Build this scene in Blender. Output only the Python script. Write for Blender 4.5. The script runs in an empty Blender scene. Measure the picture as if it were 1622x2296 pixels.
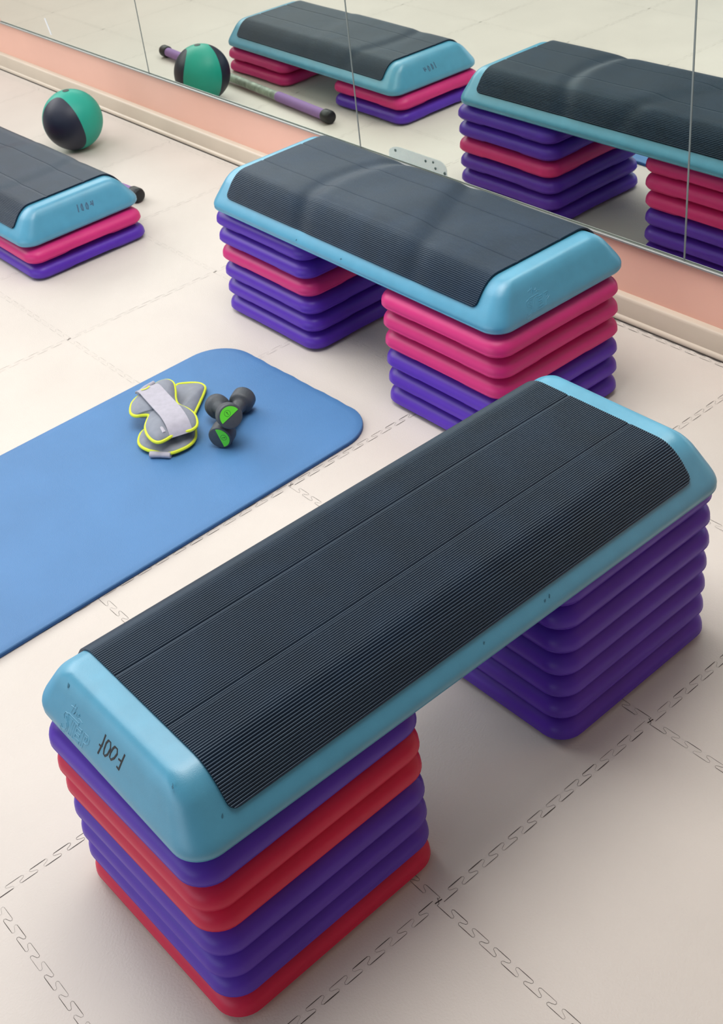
import bpy, bmesh, math, random
from mathutils import Vector, Matrix
random.seed(7)
S = bpy.context.scene
C = S.collection
PI = math.pi

# ------------------------------------------------------------------ camera
F, YAW, PITCH, ROLL = 2830.77, -0.6293, 0.6004, -0.1311
CAM = Vector((-0.7244, -0.9196, 1.6725))
SX, SY = -31.686, -174.371
def cam_axes():
    cy, sy, cp, sp, cr, sr = math.cos(YAW), math.sin(YAW), math.cos(PITCH), math.sin(PITCH), math.cos(ROLL), math.sin(ROLL)
    fwd = Vector((-sy*cp, cy*cp, -sp)); right = Vector((cy, sy, 0)); up = right.cross(fwd)
    return cr*right + sr*up, -sr*right + cr*up, -fwd
ax, ay, az = cam_axes()
cd = bpy.data.cameras.new('camera'); cam = bpy.data.objects.new('camera', cd); C.objects.link(cam)
M = Matrix((ax, ay, az)).transposed().to_4x4(); M.translation = CAM; cam.matrix_world = M
cd.sensor_fit = 'VERTICAL'; cd.sensor_height = 24.0; cd.lens = 24.0*F/2296
cd.shift_x = -SX/2296; cd.shift_y = SY/2296
cd.clip_start = 0.05; cd.clip_end = 60
cd.dof.use_dof = True; cd.dof.focus_distance = 1.9; cd.dof.aperture_fstop = 12
S.camera = cam

# ------------------------------------------------------------------ light
w = bpy.data.worlds.new('world'); S.world = w; w.use_nodes = True
bg = w.node_tree.nodes['Background']; bg.inputs[0].default_value = (1.0, 0.91, 0.84, 1); bg.inputs[1].default_value = 0.20
def area(name, loc, target, sx, sy, power, col):
    l = bpy.data.lights.new(name, 'AREA'); l.shape = 'RECTANGLE'; l.size = sx; l.size_y = sy; l.energy = power; l.color = col
    o = bpy.data.objects.new(name, l); C.objects.link(o); o.location = loc
    o.rotation_euler = (Vector(target) - Vector(loc)).to_track_quat('-Z', 'Y').to_euler()
    return o
area('window_light', (-4.2, 1.4, 1.2), (1.2, 1.2, 0.25), 6.0, 1.7, 84, (0.74, 0.87, 1.0))
area('window_light', (-0.7, 8.2, 4.2), (0.6, 1.2, 0.0), 6.0, 3.2, 310, (1.0, 1.0, 0.985))
area('ceiling_light', (0.4, 0.95, 3.0), (0.6, 0.9, 0), 1.8, 1.6, 76, (1.0, 0.965, 0.94)).data.specular_factor = 0.45
area('ceiling_light', (-0.5, 3.5, 3.2), (-0.4, 3.3, 0), 3.2, 2.6, 54, (0.97, 0.985, 1.0)).data.specular_factor = 0.5
S.view_settings.view_transform = 'Standard'; S.view_settings.look = 'None'
S.view_settings.exposure = 0.0; S.view_settings.gamma = 1.0; S.view_settings.use_curve_mapping = False

# ------------------------------------------------------------------ materials
def lin(r, g, b):
    f = lambda c: (c/255/12.92) if c/255 <= 0.04045 else ((c/255+0.055)/1.055)**2.4
    return (f(r), f(g), f(b), 1)
def mat(name, rgb, rough=0.5, spec=0.5, metal=0.0, noise=0.0, nscale=40, bump=0.0, bscale=400, sheen=0.0, coat=0.0):
    m = bpy.data.materials.new(name); m.use_nodes = True; nt = m.node_tree; b = nt.nodes['Principled BSDF']
    c = lin(*rgb); b.inputs['Base Color'].default_value = c; b.inputs['Roughness'].default_value = rough
    b.inputs['Specular IOR Level'].default_value = spec; b.inputs['Metallic'].default_value = metal
    b.inputs['Sheen Weight'].default_value = sheen; b.inputs['Coat Weight'].default_value = coat
    tc = nt.nodes.new('ShaderNodeTexCoord')
    if noise:
        n = nt.nodes.new('ShaderNodeTexNoise'); n.inputs['Scale'].default_value = nscale; n.inputs['Detail'].default_value = 5
        nt.links.new(tc.outputs['Object'], n.inputs['Vector'])
        r = nt.nodes.new('ShaderNodeValToRGB')
        r.color_ramp.elements[0].position = 0.3; r.color_ramp.elements[1].position = 0.7
        r.color_ramp.elements[0].color = tuple(x*(1-noise) for x in c[:3]) + (1,)
        r.color_ramp.elements[1].color = tuple(min(1, x*(1+noise)) for x in c[:3]) + (1,)
        nt.links.new(n.outputs['Fac'], r.inputs[0]); nt.links.new(r.outputs[0], b.inputs['Base Color'])
    if bump:
        n2 = nt.nodes.new('ShaderNodeTexNoise'); n2.inputs['Scale'].default_value = bscale; n2.inputs['Detail'].default_value = 3
        nt.links.new(tc.outputs['Object'], n2.inputs['Vector'])
        bp = nt.nodes.new('ShaderNodeBump'); bp.inputs['Strength'].default_value = bump; bp.inputs['Distance'].default_value = 0.002
        nt.links.new(n2.outputs['Fac'], bp.inputs['Height']); nt.links.new(bp.outputs['Normal'], b.inputs['Normal'])
    return m
MT = {}
MT['deck'] = mat('teal_blue_plastic', (74, 148, 178), 0.36, 0.75, noise=0.05, nscale=25, bump=0.12, bscale=900)
MT['rubber'] = mat('ribbed_black_rubber', (15, 29, 46), 0.44, 0.46, noise=0.25, nscale=14)
MT['rubber'].node_tree.nodes['Principled BSDF'].inputs['Specular Tint'].default_value = (0.62, 0.82, 1.0, 1)
MT['purple'] = mat('purple_plastic', (84, 46, 166), 0.38, 0.3, noise=0.06, nscale=18, bump=0.06, bscale=700)
MT['pink'] = mat('crimson_pink_plastic', (196, 46, 114), 0.4, 0.3, noise=0.05, nscale=18, bump=0.06, bscale=700)
MT['red'] = mat('red_plastic', (200, 30, 68), 0.4, 0.3, noise=0.05, nscale=18, bump=0.06, bscale=700)
MT['ink'] = mat('black_marker_ink', (14, 16, 22), 0.5)
MT['ink_faded'] = mat('faded_marker_ink', (62, 92, 120), 0.6)
MT['floor'] = mat('beige_foam_tile', (205, 198, 190), 0.42, 0.28, noise=0.035, nscale=3.5, bump=0.25, bscale=260)
MT['seam'] = mat('dark_tile_gap', (58, 50, 46), 0.8)
MT['gap'] = mat('dark_edge_gap', (44, 38, 34), 0.8)
MT['strip'] = mat('beige_floor_border', (206, 194, 180), 0.5, noise=0.03, nscale=8)
MT['base'] = mat('beige_baseboard_vinyl', (203, 190, 172), 0.4, 0.5, noise=0.04, nscale=6)
MT['orange'] = mat('salmon_orange_wall_paint', (238, 186, 166), 0.28, 0.5, noise=0.05, nscale=2.0)
MT['mirror'] = mat('silvered_mirror', (232, 239, 231), 0.0, 0.5, metal=1.0)
MT['glass_edge'] = mat('mirror_glass_edge', (120, 128, 126), 0.25)
MT['alu'] = mat('aluminium_channel', (158, 160, 158), 0.4, metal=0.4)
MT['yoga'] = mat('blue_foam_mat', (76, 124, 174), 0.5, 0.4, noise=0.05, nscale=5, bump=0.35, bscale=500)
MT['yoga_shade'] = mat('blue_foam_mat_shaded_edge', (20, 88, 150), 0.6)  # darker blue paints in the shade on the sides facing away
MT['grey_fab'] = mat('grey_neoprene', (132, 138, 150), 0.7, 0.3, noise=0.08, nscale=60, bump=0.3, bscale=900, sheen=0.2)
MT['strap'] = mat('pale_grey_strap', (176, 174, 186), 0.75, 0.3, noise=0.06, nscale=80, bump=0.3, bscale=1200, sheen=0.2)
MT['lime'] = mat('lime_yellow_piping', (214, 226, 60), 0.6, 0.3)
MT['db'] = mat('charcoal_vinyl', (66, 72, 78), 0.5, 0.5, noise=0.1, nscale=80, bump=0.3, bscale=600)
MT['green'] = mat('neon_green_label', (96, 220, 50), 0.5)
MT['dkgreen'] = mat('dark_green_print', (40, 110, 40), 0.5)
MT['blackrub'] = mat('black_rubber_cap', (18, 20, 24), 0.5)
MT['lilac'] = mat('lilac_foam_grip', (142, 112, 166), 0.7, 0.3)
MT['shaft'] = mat('grey_green_shaft', (136, 150, 136), 0.5, noise=0.45, nscale=34)
MT['glare'] = mat('white_glare', (238, 242, 246), 0.4)  # reflected light on the mirror, put in as plain white
MT['speck'] = mat('dark_specks', (70, 92, 84), 0.6)

def ball_material():
    m = bpy.data.materials.new('green_and_navy_rubber'); m.use_nodes = True; nt = m.node_tree; b = nt.nodes['Principled BSDF']
    L = nt.links.new
    tc = nt.nodes.new('ShaderNodeTexCoord'); sep = nt.nodes.new('ShaderNodeSeparateXYZ'); L(tc.outputs['Object'], sep.inputs[0])
    def mth(op, a, bb=None, c=None):
        n = nt.nodes.new('ShaderNodeMath'); n.operation = op
        for i, v in enumerate((a, bb, c)):
            if v is None: continue
            if isinstance(v, (int, float)): n.inputs[i].default_value = v
            else: L(v, n.inputs[i])
        return n.outputs[0]
    az_ = mth('ARCTAN2', sep.outputs[1], sep.outputs[0])
    th = mth('ARCCOSINE', mth('DIVIDE', sep.outputs[2], 0.1095))
    a2 = mth('SUBTRACT', mth('ADD', az_, math.radians(147)), mth('MULTIPLY', mth('SUBTRACT', th, PI/2), 0.16))
    d = mth('PINGPONG', mth('ADD', a2, PI*6), PI/2)            # distance to the middle of the nearest dark lobe
    e1 = mth('POWER', mth('DIVIDE', d, math.radians(47)), 2.4)
    e2 = mth('POWER', mth('ABSOLUTE', mth('DIVIDE', mth('SUBTRACT', th, PI/2), math.radians(66))), 3.2)
    k = mth('LESS_THAN', mth('ADD', e1, e2), 1.0)
    mx = nt.nodes.new('ShaderNodeMix'); mx.data_type = 'RGBA'; L(k, mx.inputs[0])
    mx.inputs[6].default_value = lin(22, 158, 138); mx.inputs[7].default_value = lin(24, 30, 50)
    L(mx.outputs[2], b.inputs['Base Color']); b.inputs['Roughness'].default_value = 0.48
    return m

# ------------------------------------------------------------------ helpers
def obj(name, bm, m, parent=None, smooth=True, angle=40):
    me = bpy.data.meshes.new(name); bmesh.ops.recalc_face_normals(bm, faces=bm.faces[:]); bm.to_mesh(me); bm.free()
    o = bpy.data.objects.new(name, me); C.objects.link(o)
    for x in (m if isinstance(m, (list, tuple)) else [m]): me.materials.append(x)
    if parent: o.parent = parent
    if smooth:
        for p in me.polygons: p.use_smooth = True
        me.set_sharp_from_angle(angle=math.radians(angle))
    return o
def tag(o, label, cat, group=None):
    o['label'] = label; o['category'] = cat
    if group: o['group'] = group
    return o
def empty(name, loc, rz, label, cat, group=None):
    o = bpy.data.objects.new(name, None); C.objects.link(o); o.location = loc; o.rotation_euler = (0, 0, rz); o.empty_display_size = 0.1
    return tag(o, label, cat, group)
def structure(o): o['kind'] = 'structure'; return o
def bm_box(bm, lo, hi, mi=0):
    v = [bm.verts.new((x, y, z)) for x in (lo[0], hi[0]) for y in (lo[1], hi[1]) for z in (lo[2], hi[2])]
    for f in ((0,1,3,2),(4,6,7,5),(0,4,5,1),(2,3,7,6),(0,2,6,4),(1,5,7,3)):
        bm.faces.new([v[i] for i in f]).material_index = mi
def rounded_loop(hx, hy, r, n=7, side=1):
    """closed loop of a rounded rectangle; `side` extra pieces along each straight side"""
    pts = []
    cs = ((hx-r, hy-r, 0), (-hx+r, hy-r, 90), (-hx+r, -hy+r, 180), (hx-r, -hy+r, 270))
    for i, (cx, cy, a0) in enumerate(cs):
        for k in range(n+1):
            a = math.radians(a0+90*k/n); pts.append((cx+r*math.cos(a), cy+r*math.sin(a)))
        nx, ny, na = cs[(i+1) % 4]; a = math.radians(na)
        p0 = pts[-1]; p1 = (nx+r*math.cos(a), ny+r*math.sin(a))
        for k in range(1, side):
            t = k/side; pts.append((p0[0]+(p1[0]-p0[0])*t, p0[1]+(p1[1]-p0[1])*t))
    return pts
def loft(bm, loops, cap0=True, cap1=True):
    rows = [[bm.verts.new(p) for p in L] for L in loops]; n = len(rows[0])
    for a, b in zip(rows, rows[1:]):
        for i in range(n): bm.faces.new((a[i], a[(i+1) % n], b[(i+1) % n], b[i]))
    if cap0: bm.faces.new(rows[0][::-1])
    if cap1: bm.faces.new(rows[-1])
    return rows
def lathe(bm, prof, n=28, axis='z', M=None, mi=0):
    rows = []
    for r, h in prof:
        if r < 1e-6: rows.append([bm.verts.new((0, 0, h))])
        else: rows.append([bm.verts.new((r*math.cos(2*PI*i/n), r*math.sin(2*PI*i/n), h)) for i in range(n)])
    for a, b in zip(rows, rows[1:]):
        for i in range(n):
            j = (i+1) % n
            q = [a[i % len(a)], a[j % len(a)], b[j % len(b)], b[i % len(b)]]
            u = []
            for v in q:
                if v not in u: u.append(v)
            if len(u) > 2: bm.faces.new(u).material_index = mi
    if M is not None: bmesh.ops.transform(bm, matrix=M, verts=[v for R in rows for v in R])
def tube(bm, pts, r, n=8, closed=False, flat=1.0, up=Vector((0, 0, 1))):
    pts = [Vector(p) for p in pts]; N = len(pts); rows = []
    for i, p in enumerate(pts):
        a = pts[(i-1) % N] if (closed or i > 0) else p; b = pts[(i+1) % N] if (closed or i < N-1) else p
        t = (b-a).normalized(); s = t.cross(up)
        s = s.normalized() if s.length > 1e-6 else Vector((1, 0, 0)); u = s.cross(t)
        rows.append([bm.verts.new(p + s*math.cos(2*PI*k/n)*r + u*math.sin(2*PI*k/n)*r*flat) for k in range(n)])
    for i in range(N if closed else N-1):
        a, b = rows[i], rows[(i+1) % N]
        for k in range(n): bm.faces.new((a[k], a[(k+1) % n], b[(k+1) % n], b[k]))
    if not closed: bm.faces.new(rows[0][::-1]); bm.faces.new(rows[-1])
def smooth_closed(pts, k=4):
    """Catmull-Rom through a closed outline"""
    out = []; n = len(pts)
    for i in range(n):
        p0, p1, p2, p3 = (Vector(pts[(i+j-1) % n]) for j in range(4))
        for s in range(k):
            t = s/k; out.append(0.5*((2*p1)+(p2-p0)*t+(2*p0-5*p1+4*p2-p3)*t*t+(3*p1-p0-3*p2+p3)*t**3))
    return out
def smooth_open(pts, k=4):
    P = [Vector(p) for p in pts]; out = []
    for i in range(len(P)-1):
        p0, p1, p2, p3 = P[max(i-1, 0)], P[i], P[i+1], P[min(i+2, len(P)-1)]
        for s in range(k):
            t = s/k; out.append(0.5*((2*p1)+(p2-p0)*t+(2*p0-5*p1+4*p2-p3)*t*t+(3*p1-p0-3*p2+p3)*t**3))
    return out + [P[-1]]
def sstep(a, b, x):
    t = min(1, max(0, (x-a)/(b-a))); return t*t*(3-2*t)

# ------------------------------------------------------------------ the setting: floor of jigsaw tiles
TILE = 0.5
def seam_path():
    """one jigsaw seam from tile corner (0,0) to (TILE,0): thick dashes along, thin hooks between"""
    P = 0.04385; dashes = []; hooks = []
    for k in range(11):
        a = 0.0055+P*k; l0, l1 = (a+0.0, -0.0062), (a+0.0285, -0.0062)
        u0, u1 = (a+0.0215, 0.0066), (a+0.0500, 0.0066)
        dashes += [(l0, l1), (u0, u1)]
        mid = ((l1[0]+u0[0])/2, 0.0)
        hooks.append([l1, (l1[0]+0.0022, -0.0042), (l1[0]+0.0012, -0.0016), mid, (u0[0]-0.0012, 0.0020), (u0[0]-0.0022, 0.0046), u0])
        if k < 10:
            n0 = (a+P, -0.0062); mid = ((u1[0]+n0[0])/2, 0.0)
            hooks.append([u1, (u1[0]+0.0022, 0.0046), (u1[0]+0.0012, 0.0020), mid, (n0[0]-0.0012, -0.0016), (n0[0]-0.0022, -0.0042), n0])
    return dashes, hooks
DASH, HOOK = seam_path()
def ribbon(bm, pts, w0, T, taper=False, mi=1, z=0.0004):
    n = len(pts); L = []; R = []
    for i, p in enumerate(pts):
        a = pts[max(i-1, 0)]; b = pts[min(i+1, n-1)]
        dx, dy = b[0]-a[0], b[1]-a[1]; l = math.hypot(dx, dy) or 1; nx, ny = -dy/l, dx/l
        t = i/(n-1); ww = w0*(0.35+0.65*math.sin(PI*(0.12+0.76*t))) if taper else w0
        L.append(bm.verts.new(T @ Vector((p[0]+nx*ww/2, p[1]+ny*ww/2, z)))); R.append(bm.verts.new(T @ Vector((p[0]-nx*ww/2, p[1]-ny*ww/2, z))))
    for i in range(n-1): bm.faces.new((L[i], L[i+1], R[i+1], R[i])).material_index = mi
bm = bmesh.new()
XW = 1.5148                                            # where the tiles stop before the mirror wall
PSI = -0.0052
def wall_x(x0, y): return x0 + math.tan(-PSI)*(y-1.3)
v = [bm.verts.new(p) for p in ((-5.5, -3.5, 0), (wall_x(1.62, -3.5), -3.5, 0), (wall_x(1.62, 8.5), 8.5, 0), (-5.5, 8.5, 0))]
bm.faces.new(v)
for iy in range(-4, 12):
    for ix in range(-5, 4):
        x0, y0 = ix*TILE, iy*TILE
        edges = []
        if ix < 3: edges.append((Matrix.Translation((x0, y0, 0)), 0))
        edges.append((Matrix.Translation((x0, y0, 0)) @ Matrix.Rotation(-PI/2, 4, 'Z'), 1))
        for T, kind in edges:
            wd = (0.0015 if kind == 0 else 0.0009)
            for a, b in DASH:
                ww = wd*random.uniform(0.45, 1.15)*(0.4 if iy > 2 else 1.0)*(2.2 if ix == 3 and iy < 5 else 1.0)
                m_ = ((a[0]+b[0])/2, a[1])
                ribbon(bm, [a, ((a[0]+m_[0])/2, a[1]), m_, ((b[0]+m_[0])/2, a[1]), b], ww, T, True)
            for h in HOOK: ribbon(bm, h, 0.0005*random.uniform(0.5, 1.1)*(0.4 if iy > 2 else 1.0), T)
            if kind == 0: ribbon(bm, [(-0.0065, 0.0008), (0.0065, -0.0008)], 0.0020, T)
            else:
                ribbon(bm, [(-0.006, 0.003), (0.0, 0.0), (0.003, -0.002)], 0.0008, T)
                ribbon(bm, [(0.0055, -0.0062), (0.0035, -0.0062), (0.0035, -0.002)], 0.0007, T)
                ribbon(bm, [(-0.0055, 0.0066), (-0.0035, 0.0066), (-0.0035, 0.002)], 0.0007, T)
floor = structure(obj('floor', bm, [MT['floor'], MT['seam']], smooth=False))

# mirror wall (rotated slightly against the tiles): wall, baseboard, border strip, channel, mirror panes
WR = Matrix.Translation((0, 1.3, 0)) @ Matrix.Rotation(PSI, 4, 'Z')   # local x = into the wall, local y along it
Y0, Y1 = -3.2, 7.0
def wall_obj(name, bm, m, **k):
    o = obj(name, bm, m, **k); o.matrix_world = WR; return o
XM = 1.5423
bm = bmesh.new(); bm_box(bm, (XM+0.006, Y0, 0), (XM+0.16, Y1, 2.6)); structure(wall_obj('wall_right', bm, MT['orange'], smooth=False))
bm = bmesh.new()
prof = [(XM+0.006, 0.0), (XW+0.003, 0.0), (XW+0.003, 0.006), (XW+0.0075, 0.0105), (XW+0.0105, 0.012), (XW+0.0125, 0.056), (XW+0.015, 0.0615), (XW+0.0185, 0.0645), (XM+0.006, 0.0655)]
loft(bm, [[(x, Y0, z) for x, z in prof], [(x, Y1, z) for x, z in prof]]); structure(wall_obj('baseboard_right', bm, MT['base'], angle=50))
bm = bmesh.new()
bm_box(bm, (XW-0.0030, Y0, 0.0002), (XW+0.0022, Y1, 0.0009)); structure(wall_obj('trim_1', bm, MT['gap'], smooth=False))
bm = bmesh.new()
chan = [(XM+0.006, 0.2105), (XM-0.0075, 0.2105), (XM-0.0085, 0.2115), (XM-0.0085, 0.2155), (XM-0.0070, 0.2165), (XM-0.0045, 0.2165), (XM-0.0045, 0.2140), (XM+0.006, 0.2140)]
loft(bm, [[(x, Y0, z) for x, z in chan], [(x, Y1, z) for x, z in chan]]); structure(wall_obj('trim_2', bm, MT['alu'], smooth=False))
seams = [-2.82, -1.63, 0.744-1.3-0.0, 1.945-1.3, 3.147-1.3, 4.345-1.3, 5.54-1.3]
names = ['mirror panel at the near right, wholly behind the camera side', 'mirror panel at the right edge showing pink and purple risers',
         'middle mirror panel showing the taller step stack in reflection', 'mirror panel showing the ball and exercise bar in reflection',
         'mirror panel at the upper left with a painted streak of reflected light', 'mirror panel furthest along the wall at upper left']
for i in range(1, 5):
    a, b = seams[i], seams[i+1]
    bm = bmesh.new(); g = 0.0012
    bm_box(bm, (XM-0.0002, a+g, 0.2150), (XM+0.0055, b-g, 2.35))
    for f in bm.faces:
        f.material_index = 0 if f.calc_center_median().x < XM else 1
    o = wall_obj('wall_mirror', bm, [MT['mirror'], MT['glass_edge']], smooth=False); tag(o, names[i], 'mirror', 'mirror panels along the orange wall')
    if i > 1:
        bm = bmesh.new(); bm_box(bm, (XM-0.0012, a-0.0021, 0.2150), (XM+0.0056, a+0.0021, 2.35))
        structure(wall_obj('trim_%d' % (i+1), bm, MT['glass_edge'], smooth=False))

# ------------------------------------------------------------------ step platforms
DL, DW, DH, DE, DS, R0, R1, ML = 1.0703, 0.4197, 0.1019, 0.0465, 0.0852, 0.046, 0.014, 0.9157
PROF = [(.80, 0), (.76, .022), (.30, .030), (.14, .045), (.05, .075), (.010, .11), (-.003, .128), (.002, .142), (0, .22), (.06, .32), (.2, .48), (.38, .68), (.5, .8), (.66, .91), (.84, .98), (1, 1)]
def smooth_prof(n=4):
    P = smooth_open([(a, b, 0) for a, b in PROF], n); return [(p.x, p.y) for p in P]
SP = smooth_prof()
def deck_body():
    bm = bmesh.new(); loops = []
    for fi, fz in SP:
        f = min(1, max(0, fi))
        loops.append([(x, y, fz*DH) for x, y in rounded_loop(DL/2-DE*fi, DW/2-DS*fi, R0*(1-f)+R1*f, 10, 2)])
    loft(bm, loops); return bm
MAT_Z0 = 0.44
def mat_section(rib=0.0041):
    """cross-section of the rubber mat: list of (y, z, ny, nz, s) from one long side over the top to the other"""
    half = [(DW/2-DS*fi, fz*DH) for fi, fz in SP if fz >= MAT_Z0-1e-6]
    z0 = MAT_Z0*DH
    poly = half + [(y, z) for y, z in [(-a, b) for a, b in half[::-1]]]
    # resample
    L = [0]
    for a, b in zip(poly, poly[1:]): L.append(L[-1]+math.hypot(b[0]-a[0], b[1]-a[1]))
    tot = L[-1]; nr = round(tot/rib); N = nr*4; out = []; j = 0
    for i in range(N+1):
        s = tot*i/N
        while j < len(L)-2 and L[j+1] < s: j += 1
        t = (s-L[j])/max(1e-9, L[j+1]-L[j]); y = poly[j][0]+(poly[j+1][0]-poly[j][0])*t; z = poly[j][1]+(poly[j+1][1]-poly[j][1])*t
        out.append([y, z, s])
    res = []
    for i, (y, z, s) in enumerate(out):
        a = out[max(0, i-3)]; b = out[min(N, i+3)]; ty, tz = b[0]-a[0], b[1]-a[1]; l = math.hypot(ty, tz)
        ny, nz = tz/l, -ty/l
        res.append((y, z, ny, nz, s, [-0.35, 0.7, 1.0, 0.7][i % 4] if 0 < i < N else 0))
    return res, tot
def deck_mat(nx=6, warp=None):
    sec, tot = mat_section(); bm = bmesh.new(); rows = []
    rc = 0.014
    for (y, z, ny, nz, s, rb) in sec:
        e = min(s, tot-s); hx = ML/2 - (rc-math.sqrt(max(0, rc*rc-(rc-e)**2)) if e < rc else 0)
        row = []
        groove = 0.0
        for gy in (-0.066, 0.066):
            if nz > 0.8: groove += 0.0016*math.exp(-((y-gy)/0.0035)**2)
        for k in range(nx+1):
            x = -hx+2*hx*k/nx
            off = 0.0031 + 0.0012*rb - groove + (warp(x, y, nz) if warp else 0)
            row.append(bm.verts.new((x, y+ny*off, z+nz*off)))
        rows.append(row)
    for a, b in zip(rows, rows[1:]):
        for k in range(nx): bm.faces.new((a[k], a[k+1], b[k+1], b[k]))
    # skirt down to the plastic all round
    ring = [r[0] for r in rows] + rows[-1][1:] + [r[-1] for r in rows[::-1]][1:] + rows[0][::-1][1:-1]
    cen = Vector((0, 0, -0.06)); low = []
    for vtx in ring:
        d = Vector((0, vtx.co.y*0.35, vtx.co.z+0.05)).normalized(); low.append(bm.verts.new(vtx.co-d*0.004))
    n = len(ring)
    for i in range(n): bm.faces.new((ring[i], ring[(i+1) % n], low[(i+1) % n], low[i]))
    return bm

def end_x(y, zf, sgn):
    return 0
def on_end(y, z):
    """x (negative end) of the plastic end face at lateral y and height z"""
    fz = z/DH
    for (a, b), (c, d) in zip(SP, SP[1:]):
        if b <= fz <= d and d > b:
            fi = a+(c-a)*(fz-b)/(d-b); break
    else: fi = 1
    return -(DL/2-DE*fi)
def strokes_mesh(strokes, r, flip=False, lift=0.0, flat=0.5):
    bm = bmesh.new(); s = -1 if flip else 1
    for st in strokes:
        P = [(s*on_end(y, z)-s*lift, s*y, z) for y, z in st]
        tube(bm, P, r, 6, False, flat, up=Vector((-s*0.9, 0, 0.45)))
    return bm
HANDWRITING= [[(0.0086, 0.0775), (0.0125, 0.0621), (0.0204, 0.0431)], [(0.0199, 0.0568), (0.0166, 0.0563), (0.0126, 0.0592)], [(0.0004, 0.0741), (-0.005, 0.0743), (-0.0067, 0.0665), (-0.0019, 0.0548), (0.0037, 0.0492), (0.0071, 0.0503), (0.0073, 0.0573), (0.0046, 0.0678), (0.0004, 0.0741)], [(-0.0157, 0.0745), (-0.0219, 0.0747), (-0.0231, 0.0686), (-0.0179, 0.0592), (-0.0111, 0.0528), (-0.0075, 0.0546), (-0.0081, 0.0612), (-0.012, 0.0698), (-0.0157, 0.0745)], [(-0.0398, 0.0776), (-0.0356, 0.0648), (-0.0313, 0.0505)], [(-0.0277, 0.0641), (-0.0341, 0.0647)], [(-0.0259, 0.0522), (-0.0321, 0.051)]]
LOGO= [[(0.0982, 0.0502), (0.1023, 0.0541), (0.1103, 0.0526), (0.1134, 0.0472), (0.1114, 0.0418), (0.1045, 0.0392), (0.1026, 0.0338), (0.1079, 0.0265), (0.1152, 0.0253), (0.1183, 0.0302)], [(0.0994, 0.0456), (0.1035, 0.0493), (0.1083, 0.0473), (0.1033, 0.0438), (0.099, 0.038), (0.1018, 0.0291), (0.1108, 0.0205), (0.1203, 0.0179), (0.1213, 0.025)], [(0.1019, 0.0555), (0.0735, 0.056), (0.0745, 0.052), (0.0853, 0.0518), (0.0929, 0.026), (0.098, 0.0259), (0.0903, 0.0517), (0.103, 0.0514), (0.1019, 0.0555)], [(0.0806, 0.0505), (0.0641, 0.0509), (0.0651, 0.0469), (0.0767, 0.0466), (0.0781, 0.0412), (0.0681, 0.0414), (0.0691, 0.0376), (0.079, 0.0374), (0.0808, 0.0314), (0.0682, 0.0318), (0.0701, 0.0269), (0.0878, 0.0262), (0.0806, 0.0505)], [(0.0651, 0.0271), (0.0581, 0.0518), (0.0484, 0.052), (0.0435, 0.0487), (0.0453, 0.0414), (0.052, 0.0375), (0.0569, 0.0374), (0.0602, 0.0272), (0.0651, 0.0271)], [(0.0543, 0.0477), (0.0502, 0.0477), (0.0493, 0.0451), (0.0517, 0.0418), (0.0558, 0.0417), (0.0543, 0.0477)], [(0.0985, 0.0688), (0.0846, 0.0715)], [(0.0886, 0.0764), (0.0967, 0.0595)], [(0.0838, 0.0752), (0.0896, 0.061), (0.0846, 0.0677), (0.0816, 0.0664), (0.0838, 0.0611)], [(0.0788, 0.0646), (0.0747, 0.0657), (0.0754, 0.0683), (0.079, 0.0656), (0.0788, 0.0614), (0.0727, 0.0625), (0.0658, 0.0606)]]
HAND3= [[(-0.0021, 0.0722), (-0.0038, 0.0631), (-0.0062, 0.0509)], [(0.0125, 0.0705), (0.0122, 0.0608), (0.0099, 0.0502), (0.0066, 0.053), (0.0069, 0.0627), (0.0125, 0.0705)], [(0.0289, 0.0682), (0.0296, 0.0581), (0.026, 0.0489), (0.0223, 0.0515), (0.0236, 0.0618), (0.0289, 0.0682)], [(0.043, 0.0672), (0.0427, 0.0569)], [(0.0501, 0.0674), (0.0456, 0.0526)], [(0.0377, 0.0586), (0.0499, 0.0593)]]

H_R = 0.0512
def smudge_mesh(p, n, r):
    """small worn dark mark: a thin irregular chip of grime lying on the plastic"""
    bm = bmesh.new(); p = Vector(p); n = Vector(n).normalized(); a = n.orthogonal().normalized(); b = n.cross(a)
    bm.faces.new([bm.verts.new(p+n*0.0004+(a*math.cos(k*PI/5)+b*math.sin(k*PI/5)*0.6)*r*random.uniform(0.45, 1.2)) for k in range(10)])
    return bm
def side_pt(x, fz, sgn):
    for (a, b), (c, d) in zip(SP, SP[1:]):
        if b <= fz <= d and d > b:
            fi = a+(c-a)*(fz-b)/(d-b); sl = Vector((0, sgn*(d-b)*DH, (c-a)*DS)); break
    return (x, sgn*(DW/2-DS*fi), fz*DH), sl
def make_platform(label, loc, rz, warp=None, nx=6, logo=False, flip=False, hand=None, hand_flip=False, ink='ink', spots=()):
    t = empty('step_platform', loc, rz, label, 'step platform', 'step platforms on riser stacks')
    obj('body', deck_body(), MT['deck'], t, angle=60)
    obj('rubber_mat', deck_mat(nx, warp), MT['rubber'], t, angle=50)
    if logo:
        o = obj('embossed_lettering', strokes_mesh(LOGO, 0.0007, flip, 0.0, 0.8), MT['deck'], t)
        o['label'] = 'raised STEP lettering moulded in the same teal plastic'
    if hand:
        o = obj('handwriting', strokes_mesh(hand, 0.0018 if ink == 'ink' else 0.0019, hand_flip, 0.0, 0.35), MT[ink], t)
        o['label'] = 'black marker handwriting on the teal end' if ink == 'ink' else 'faded marker handwriting on the teal end'
    for p, n, r in spots:
        o = obj('scuff_mark', smudge_mesh(p, n, r), MT['scuff'], t, smooth=False); o['label'] = 'small dark scuff on the teal plastic'
    return t
MT['scuff'] = mat('dark_teal_scuff', (48, 100, 122), 0.7)
E0 = (-0.75, 0, 0.66)
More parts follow.
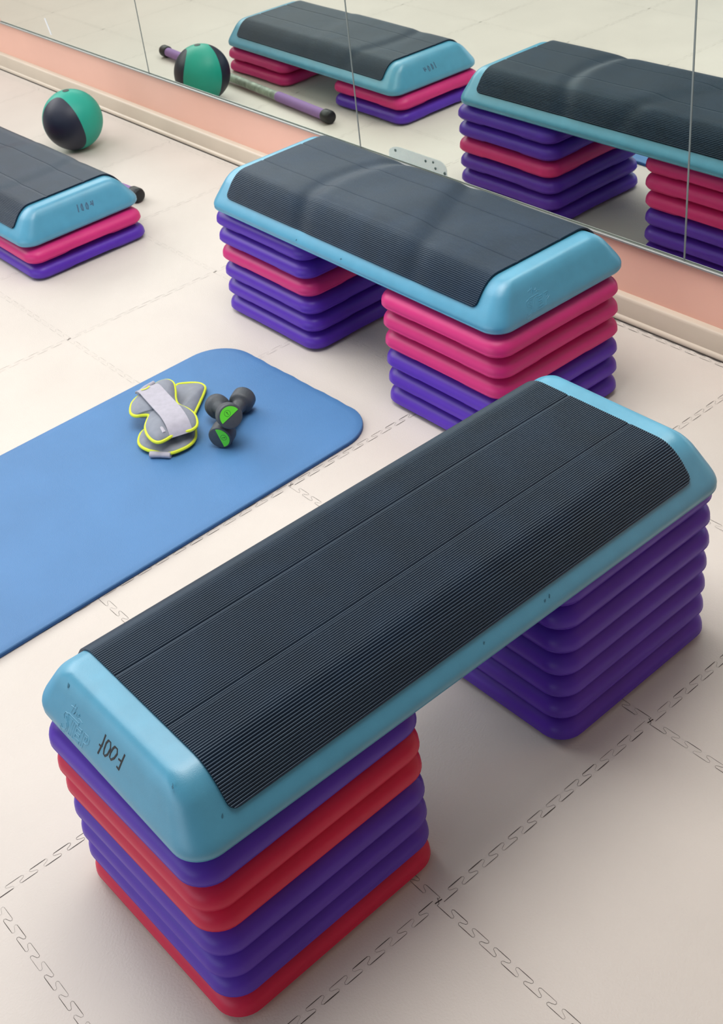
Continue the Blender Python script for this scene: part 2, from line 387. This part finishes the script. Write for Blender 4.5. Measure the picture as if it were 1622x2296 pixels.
spots1 = [((on_end(0.1147, 0.088)-0.0, 0.1147, 0.0885), E0, 0.004), ((on_end(-0.144, 0.0935), -0.144, 0.094), E0, 0.0045)]
for x_, f_ in ((0.115, 0.36), (-0.0201, 0.37), (0.105, 0.35), (-0.47, 0.5)):
    spots1.append((*side_pt(x_, f_, -1), 0.003))
def warp_small(x, y, nz):
    return 0.0012*nz*math.sin(7*x+3*y)*math.cos(9*y)
def warp_wavy(x, y, nz):
    """the worn mat of the second platform: a raised middle field with softened creases at both ends of it"""
    k = max(0, nz)
    e1 = -0.20+0.9*(y+0.02)**2*2; e2 = 0.19-0.5*(y+0.05)
    up = sstep(e1-0.035, e1+0.035, x)*(1-sstep(e2-0.03, e2+0.05, x))*(1-sstep(0.10, 0.15, abs(y)))
    dip = math.exp(-((x-e1)/0.028)**2)+0.8*math.exp(-((x-e2)/0.03)**2)
    return k*(0.0040 + 0.0072*up - 0.0056*dip + 0.001*math.sin(11*x+5*y) + 0.0010*math.sin(23*x-9*y)*math.exp(-(y/0.13)**2)) + 0.002*dip*(1-k)*0.5
P1 = make_platform('nearest teal step platform, with black marker handwriting on its end', (0.186, 0.2421, 7*H_R), -0.0045,
                   warp_small, 24, True, False, HANDWRITING, False, 'ink', spots1)
spots2 = [(*side_pt(x_, f_, -1), r_) for x_, f_, r_ in ((0.02, 0.3, 0.004), (-0.15, 0.28, 0.004))]
P2 = make_platform('teal step platform with a wrinkled mat, standing in front of the mirror', (1.0866, 1.2375, 6*H_R), -1.5792,
                   warp_wavy, 90, True, True, None, False, 'ink', spots2)
def warp_mid(x, y, nz):
    return 0.6*warp_wavy(-x+0.1, y*0.8, nz)
P3 = make_platform('low teal step platform at the left edge beside the medicine ball, on two-riser stacks', (0.8027, 2.9243, 2*H_R), -1.5548,
                   warp_mid, 60, False, True, [[(-y, z) for y, z in st] for st in HAND3], True, 'ink_faded')
# ------------------------------------------------------------------ risers
RA, RB, RR = 0.4065, 0.4022, 0.0449
def riser_mesh():
    bm = bmesh.new()
    prof = [(.046, 0), (.043, 0), (.041, .0020), (.020, .0026), (.0125, .0036), (.008, .0056), (.0046, .0080), (.0018, .0116), (.0004, .0142), (-.0003, .0150), (.0002, .0158), (0, .019), (.0004, .0235), (.0019, .029), (.0050, .0345), (.0098, .0392), (.0158, .0430), (.0228, .0460), (.030, .0477), (.041, .0484), (.043, .0502), (.048, .0502)]
    loops = []; n = 18
    for ins, z in prof:
        L = []
        hx, hy = RA/2-ins, RB/2-ins
        for x, y in rounded_loop(hx, hy, max(RR-ins*0.8, 0.012), 9, n):
            # hand notch: the lower edge lifts in the middle of every side
            t = x if abs(abs(y)-hy) < 1e-6 else (y if abs(abs(x)-hx) < 1e-6 else 1)
            nz = (0.0055 if ins < 0.03 else 0)*(1-sstep(0.066, 0.090, abs(t)))
            L.append((x, y, z+nz*max(0, 1-z/0.0140)))
        loops.append(L)
    loft(bm, loops)
    me = bpy.data.meshes.new('step_riser'); bmesh.ops.recalc_face_normals(bm, faces=bm.faces[:]); bm.to_mesh(me); bm.free()
    for p in me.polygons: p.use_smooth = True
    me.set_sharp_from_angle(angle=math.radians(50))
    return me
RM = {}
base_mesh = riser_mesh()
for k in ('purple', 'pink', 'red'):
    RM[k] = base_mesh.copy(); RM[k].materials.append(MT[k])
ORD = {7: ['topmost', 'second from the top', 'third from the top', 'middle', 'third from the floor', 'second from the floor', 'bottom'],
       6: ['topmost', 'second from the top', 'third from the top', 'third from the floor', 'second from the floor', 'bottom'], 2: ['upper', 'lower']}
def stack(colors, xy, rot, where, group):
    n = len(colors)
    for k, (c, (x, y)) in enumerate(zip(colors, xy)):
        o = bpy.data.objects.new('step_riser', RM[c]); C.objects.link(o)
        o.location = (x, y, (n-1-k)*H_R); o.rotation_euler = (0, 0, rot)
        cn = {'purple': 'purple', 'pink': 'pink', 'red': 'red'}[c]
        tag(o, f'{cn} plastic step riser, {ORD[n][k]} of {where}', 'step riser', group)
mm = lambda L: [(a/1000, b/1000) for a, b in L]
stack(['purple', 'red', 'red', 'purple', 'purple', 'purple', 'red'],
      mm([[-152.9, 240.9], [-152.5, 240.8], [-149.7, 244.7], [-150.4, 243.2], [-150.6, 243.6], [-149.3, 246.1], [-149.2, 247.6]]), 0.0239,
      'the stack under the handwritten end', 'risers of the nearest left stack')
stack(['purple']*7, mm([[543.7, 256.7], [544.9, 257.8], [545.2, 256.7], [545.4, 258.9], [546.1, 259.9], [546.5, 260.8], [545.8, 259.7]]), 0.0091,
      'the all-purple stack', 'risers of the all-purple right stack')
stack(['purple', 'purple', 'pink', 'purple', 'purple', 'purple'],
      mm([[1094.2, 1589.7], [1093.6, 1590.0], [1094.8, 1590.7], [1094.2, 1590.2], [1093.7, 1590.2], [1091.4, 1589.0]]), -0.0001,
      'the stack with one pink riser', 'risers of the middle platform left stack')
stack(['pink', 'pink', 'pink', 'purple', 'purple', 'purple'],
      mm([[1069.5, 895.3], [1069.4, 894.6], [1068.5, 893.8], [1067.8, 894.0], [1068.1, 894.6], [1067.2, 895.0]]), -0.003,
      'the half pink, half purple stack', 'risers of the middle platform right stack')
stack(['pink', 'purple'], mm([[806.5, 2572.7], [809.1, 2571.7]]), 0.0, 'the low pink-and-purple stack', 'risers of the low platform near stack')
stack(['pink', 'pink'], mm([[803.0, 3268.0], [804.0, 3270.0]]), 0.0, 'the all-pink pair, seen in the mirror', 'risers of the low platform far stack')

# ------------------------------------------------------------------ exercise mat
def yoga():
    t = empty('exercise_mat', (-0.12, 1.302, 0), math.radians(1.6), 'blue foam exercise mat with rounded corners lying on the floor tiles', 'exercise mat')
    hx, hy, r, h = 0.90, 0.309, 0.105, 0.0115
    bm = bmesh.new()
    def L(ins, z): return [(x, y, z) for x, y in rounded_loop(hx-ins, hy-ins, max(r-ins, 0.02), 12, 24)]
    rows = loft(bm, [L(0.0015, 0.0002), L(0, 0.002), L(0, h-0.003), L(0.0008, h-0.0012), L(0.0025, h)], True, False)
    top = rows[-1]
    # wavy fabric-like top as concentric loops
    prev = top
    for ins in (0.02, 0.05, 0.09, 0.14, 0.20, 0.26, 0.30):
        cur = []
        for x, y in rounded_loop(hx-ins, hy-ins, max(r-ins, 0.008), 12, 24):
            z = h + 0.0011*math.sin(6*x+9*y)*math.sin(14*y-3*x)*min(1, ins/0.08)*(1-sstep(0.16, 0.29, ins))
            cur.append(bm.verts.new((x, y, z)))
        n = len(cur)
        for i in range(n): bm.faces.new((prev[i], prev[(i+1) % n], cur[(i+1) % n], cur[i]))
        prev = cur
    bm.faces.new(prev)
    for v_ in bm.verts:      # nibbled far short edge
        if v_.co.x > hx-0.004 and abs(v_.co.y) < hy-r: v_.co.x += 0.0016*math.sin(v_.co.y*75)*math.sin(v_.co.y*31+1)
    o = obj('foam_pad', bm, [MT['yoga'], MT['yoga_shade']], t, angle=45)
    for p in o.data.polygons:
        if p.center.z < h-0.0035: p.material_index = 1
    return t
yoga()

# ------------------------------------------------------------------ ankle weights
def pad(outline, z0, H, t, valley=(), drop=None, cen=None):
    O = smooth_closed([(a/1000, b/1000, 0) for a, b in outline], 4)
    c = Vector((cen[0]/1000, cen[1]/1000, 0)) if cen else sum(O, Vector())/len(O)
    rmax = max((p-c).length for p in O)
    bm = bmesh.new(); ts = [1.0, 0.985, 0.95, 0.9, 0.82, 0.72, 0.6, 0.46, 0.3, 0.15]
    def ztop(p, u):
        d = p-c; th = math.atan2(d.y, d.x); loc = 0.62+0.38*min(1, d.length/rmax*1.1)
        k = math.sqrt(max(0, 1-u**3.2))
        q = 1.0
        for v0, wd, dp in valley:
            a = (th-v0+PI) % (2*PI)-PI; q -= dp*math.exp(-(a/wd)**2)*sstep(0.15, 0.5, u)
        zb = drop(c+d*u) if drop else 0
        return z0+H*0.35+H*0.65*k*loc*q+zb
    def zbot(p, u): return z0+H*0.35-H*0.35*math.sqrt(max(0, 1-u**3))+(drop(c+(p-c)*u) if drop else 0)
    loops = [[(c.x+(p-c).x*u, c.y+(p-c).y*u, zbot(p, u)) for p in O] for u in ts[::-1]]
    loops += [[(c.x+(p-c).x*u, c.y+(p-c).y*u, ztop(p, u)) for p in O] for u in ts[1:]]
    loft(bm, loops)
    obj('pad', bm, MT['grey_fab'], t, angle=80)
    bm = bmesh.new(); tube(bm, [(p.x, p.y, z0+H*0.35+(drop(p) if drop else 0)) for p in O], 0.0042, 8, True)
    o = obj('piping', bm, MT['lime'], t); o['label'] = 'lime yellow piping around the edge'
    return c
def band(bm, path, width, th):
    """flat strap along a 3-D path"""
    P = [Vector(p) for p in path]; rows = []
    for i, p in enumerate(P):
        d = (P[min(i+1, len(P)-1)]-P[max(i-1, 0)]).normalized(); s = Vector((-d.y, d.x, 0))
        s = s.normalized()*width/2 if s.length > 1e-4 else Vector((width/2, 0, 0)); u = d.cross(s).normalized()
        u = u if u.z > 0 else -u
        rows.append([bm.verts.new(q) for q in (p-s, p+s, p+s+u*th, p-s+u*th)])
    for a, b in zip(rows, rows[1:]):
        for k in range(4): bm.faces.new((a[k], a[(k+1) % 4], b[(k+1) % 4], b[k]))
    bm.faces.new(rows[0]); bm.faces.new(rows[-1][::-1])
ZM = 0.0122
UP = [[504,1523],[520,1515],[522,1491],[504,1456],[487,1429],[475,1400],[479,1366],[477,1335],[465,1305],[449,1286],[429,1285],[410,1299],[388,1299],[370,1297],[354,1301],[349,1319],[354,1349],[368,1379],[385,1398],[401,1415],[391,1429],[378,1439],[377,1458],[394,1485],[414,1501],[441,1511],[465,1517],[488,1521]]
LO = [[546,1524],[567,1515],[589,1489],[591,1463],[575,1443],[542,1414],[509,1386],[487,1366],[467,1325],[443,1291],[417,1278],[390,1279],[371,1285],[357,1298],[351,1314],[341,1337],[338,1362],[345,1385],[364,1407],[383,1416],[408,1419],[449,1437],[483,1462],[517,1491]]
t = empty('ankle_weight', (0, 0, 0), 0, 'grey ankle weight with lime piping, lying underneath the other one on the blue mat', 'ankle weight', 'ankle weights on the mat')
pad(LO, ZM, 0.030, t, valley=((math.atan2(-1, -0.55), 0.16, 0.35), (math.atan2(1.0, 0.9), 0.18, 0.7)), cen=(440, 1375))
bm = bmesh.new(); tube(bm, [(0.3365, 1.3235, ZM+0.0075), (0.353, 1.3045, ZM+0.0078), (0.3685, 1.2835, ZM+0.0075)], 0.0085, 12, False, 0.85)
o = obj('strap_end', bm, MT['strap'], t, angle=60); o['label'] = 'pale grey strap end poking out'
t = empty('ankle_weight', (0, 0, 0), 0, 'grey ankle weight with lime piping, lying on top with a pale strap across it', 'ankle weight', 'ankle weights on the mat')
pad(UP, ZM+0.031, 0.034, t, valley=((math.atan2(0.5, -0.7), 0.25, 0.3), (math.atan2(0.1, 1), 0.25, 0.25), (math.atan2(-1, -0.35), 0.15, 0.3)), cen=(434, 1398))
bm = bmesh.new()
path = smooth_open([(0.456, 1.513, ZM+0.046), (0.4535, 1.503, ZM+0.058), (0.449, 1.478, ZM+0.0675), (0.442, 1.44, ZM+0.0685), (0.434, 1.395, ZM+0.0685), (0.426, 1.35, ZM+0.0685), (0.418, 1.315, ZM+0.062), (0.4125, 1.297, ZM+0.050), (0.410, 1.289, ZM+0.040)], 4)
band(bm, path, 0.055, 0.0022)
obj('strap', bm, MT['strap'], t, angle=60)
bm = bmesh.new(); tube(bm, [(0.428, 1.503, ZM+0.055), (0.455, 1.511, ZM+0.056), (0.484, 1.519, ZM+0.052)], 0.0055, 10, False)
o = obj('strap_loop', bm, MT['strap'], t); o['label'] = 'strap loop at the end of the weight'
bm = bmesh.new()
tube(bm, [(0.431, 1.487, ZM+0.0712), (0.437, 1.4835, ZM+0.0712), (0.4445, 1.4825, ZM+0.0712), (0.4545, 1.4865, ZM+0.0712)], 0.0022, 6, False, 0.4)
o = obj('logo_mark', bm, MT['lime'], t); o['label'] = 'small lime curved mark on the strap'
bm = bmesh.new(); tube(bm, [(0.3835, 1.343, ZM+0.0595), (0.381, 1.325, ZM+0.0595), (0.3775, 1.309, ZM+0.056)], 0.004, 6, False, 0.3)
obj('reflective_tab', bm, MT['strap'], t)

# ------------------------------------------------------------------ dumbbells
def dumbbell(front, back, roll, label):
    f = Vector(front); d = (Vector(back)-f).normalized(); LEN = 0.178
    q = d.to_track_quat('Z', 'Y'); t = bpy.data.objects.new('dumbbell', None); C.objects.link(t)
    t.location = f; t.rotation_mode = 'QUATERNION'; t.rotation_quaternion = q; t.empty_display_size = 0.05
    tag(t, label, 'dumbbell', 'dumbbells on the mat')
    head = [(0, 0), (.0240, 0), (.0275, .0012), (.0292, .004), (.0296, .008), (.0296, .030), (.0286, .034), (.0255, .037), (.0210, .039), (.0180, .043)]
    for k in (0, 1):
        bm = bmesh.new(); lathe(bm, head, 36, M=None if k == 0 else Matrix.Translation((0, 0, LEN)) @ Matrix.Rotation(PI, 4, 'X'))
        obj('weight_head', bm, MT['db'], t, angle=35)
    bm = bmesh.new(); lathe(bm, [(.0180, .043), (.0162, .054), (.0152, .072), (.0148, .089), (.0152, .106), (.0162, .124), (.0180, .135)], 28); obj('handle', bm, MT['db'], t, angle=40)
    # half-disc neon label and its dark print
    bm = bmesh.new(); R_ = 0.0242
    def half(r, z0, z1, off=0):
        top = [(r*math.cos(roll+PI*k/20)*1.0, r*math.sin(roll+PI*k/20), z1) for k in range(21)]
        a = [bm.verts.new(p) for p in top]; b = [bm.verts.new((p[0], p[1], z0)) for p in top]
        bm.faces.new(a)
        for i in range(21): bm.faces.new((a[i], a[(i+1) % 21], b[(i+1) % 21], b[i]))
    half(R_, 0.0002, -0.0008)
    lb = obj('end_label', bm, MT['green'], t, smooth=False); lb['label'] = 'neon green half-round end label'
    bm = bmesh.new(); c = Vector((math.cos(roll+PI/2), math.sin(roll+PI/2), 0)); s = Vector((-c.y, c.x, 0))
    m0 = c*0.0105
    for k in range(24):
        pass
    ring = [m0+(c*math.cos(2*PI*k/24)+s*math.sin(2*PI*k/24))*0.0072+Vector((0, 0, -0.0008)) for k in range(24)]
    tube(bm, ring, 0.0004, 5, True)
    tube(bm, [m0-c*0.004+Vector((0, 0, -0.0009)), m0+c*0.004+Vector((0, 0, -0.0009)), m0+c*0.002+s*0.002+Vector((0, 0, -0.0009))], 0.0007, 5)
    o = obj('print', bm, MT['dkgreen'], lb); o['label'] = 'printed figure 1 in a ring'
    return t
dumbbell((0.4893, 1.1884, 0.1070), (0.5700, 1.4090, 0.0140), -0.49, 'charcoal dumbbell with its green-labelled end propped up on the other dumbbell')
dumbbell((0.4693, 1.2208, 0.0422), (0.6158, 1.3208, 0.0422), 1.27, 'charcoal dumbbell lying flat on the blue mat underneath the other dumbbell')

# ------------------------------------------------------------------ medicine ball
BR = 0.1095
bm = bmesh.new(); bmesh.ops.create_uvsphere(bm, u_segments=64, v_segments=40, radius=BR)
t = tag(obj('medicine_ball', bm, ball_material(), angle=180), 'teal green and navy rubber medicine ball on the floor near the wall', 'medicine ball')
t.location = (1.2615, 3.249, BR+0.0005)
bm = bmesh.new(); lathe(bm, [(0, BR-0.0005), (0.012, BR-0.001), (0.0125, BR+0.0003), (0.010, BR+0.0010), (0, BR+0.0014)], 24)
obj('valve_plug', bm, MT['blackrub'], t)

# ------------------------------------------------------------------ weighted exercise bar on the floor between low platform and wall
A_, B_ = Vector((1.133, 2.640, 0.0255)), Vector((1.054, 3.865, 0.0255)); d = B_-A_; LB = d.length
t = bpy.data.objects.new('exercise_bar', None); C.objects.link(t); t.location = A_; t.rotation_mode = 'QUATERNION'; t.rotation_quaternion = d.to_track_quat('Z', 'Y')
tag(t, 'exercise bar with lilac grips and black end caps, on the floor behind the low platform', 'exercise bar')
cap = [(0, -0.022), (.017, -0.022), (.022, -0.019), (.0245, -0.012), (.0245, 0.018), (.0225, 0.023), (.018, 0.025)]
for k in (0, 1):
    bm = bmesh.new(); lathe(bm, cap, 28, M=None if k == 0 else Matrix.Translation((0, 0, LB)) @ Matrix.Rotation(PI, 4, 'X')); obj('end_cap', bm, MT['blackrub'], t, angle=40)
for a, b in ((0.02, 0.335), (LB-0.335, LB-0.02)):
    bm = bmesh.new(); lathe(bm, [(0.012, a), (.0185, a+0.001), (.0192, a+0.006), (.0192, b-0.006), (.0185, b-0.001), (0.012, b)], 28); obj('grip', bm, MT['lilac'], t, angle=40)
bm = bmesh.new(); lathe(bm, [(.0165, 0.33), (.0165, LB-0.33)], 28); obj('shaft', bm, MT['shaft'], t)

# ------------------------------------------------------------------ marks on the mirror
m = bpy.data.materials.new('clear_pale_film'); m.use_nodes = True; b = m.node_tree.nodes['Principled BSDF']
b.inputs['Base Color'].default_value = lin(206, 230, 232); b.inputs['Roughness'].default_value = 0.25; b.inputs['Alpha'].default_value = 0.25
bm = bmesh.new(); pts = []
ya, yb, za, zb = 1.565-1.3, 1.812-1.3, 0.2198, 0.2600
prof = [(ya, za), (ya, za+0.016)] + [(ya+0.03-0.03*math.cos(k*PI/12), za+0.016+(zb-za-0.016)*math.sin(k*PI/12)) for k in range(1, 7)] + [(yb-0.06+0.06*math.sin(k*PI/12), za+0.014+(zb-za-0.014)*math.cos(k*PI/12)) for k in range(0, 7)] + [(yb, za)]
loft(bm, [[(XM-0.0006, y, z) for y, z in prof], [(XM-0.0014, y, z) for y, z in prof]])
st = wall_obj('mirror_sticker', bm, m, smooth=False); tag(st, 'pale clear sticker with dark specks at the bottom of the middle mirror panel', 'sticker')
for y, z, r in ((1.782, 0.246, 0.0045), (1.652, 0.2445, 0.0042), (1.62, 0.2485, 0.0036), (1.612, 0.2315, 0.004), (1.574, 0.226, 0.005)):
    bm = bmesh.new(); lathe(bm, [(0, 0.0), (r, 0.0), (r*0.8, 0.0004), (0, 0.0005)], 10, M=Matrix.Translation((XM-0.0014, y-1.3, z)) @ Matrix.Rotation(-PI/2, 4, 'Y'))
    o = obj('speck', bm, MT['speck'], st)
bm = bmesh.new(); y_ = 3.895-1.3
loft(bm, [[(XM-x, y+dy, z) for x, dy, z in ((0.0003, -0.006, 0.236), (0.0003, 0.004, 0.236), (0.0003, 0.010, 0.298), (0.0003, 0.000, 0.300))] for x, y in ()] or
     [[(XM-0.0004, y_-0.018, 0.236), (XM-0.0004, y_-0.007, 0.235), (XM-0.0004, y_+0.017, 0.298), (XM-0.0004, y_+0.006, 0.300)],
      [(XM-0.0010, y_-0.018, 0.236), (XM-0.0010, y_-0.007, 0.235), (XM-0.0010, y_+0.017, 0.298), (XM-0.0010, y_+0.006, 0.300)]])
tag(wall_obj('glare_streak', bm, MT['glare'], smooth=False), 'short white streak of reflected light painted on the mirror at the upper left', 'glare')  # thin white sliver added to paint a smear of reflected light
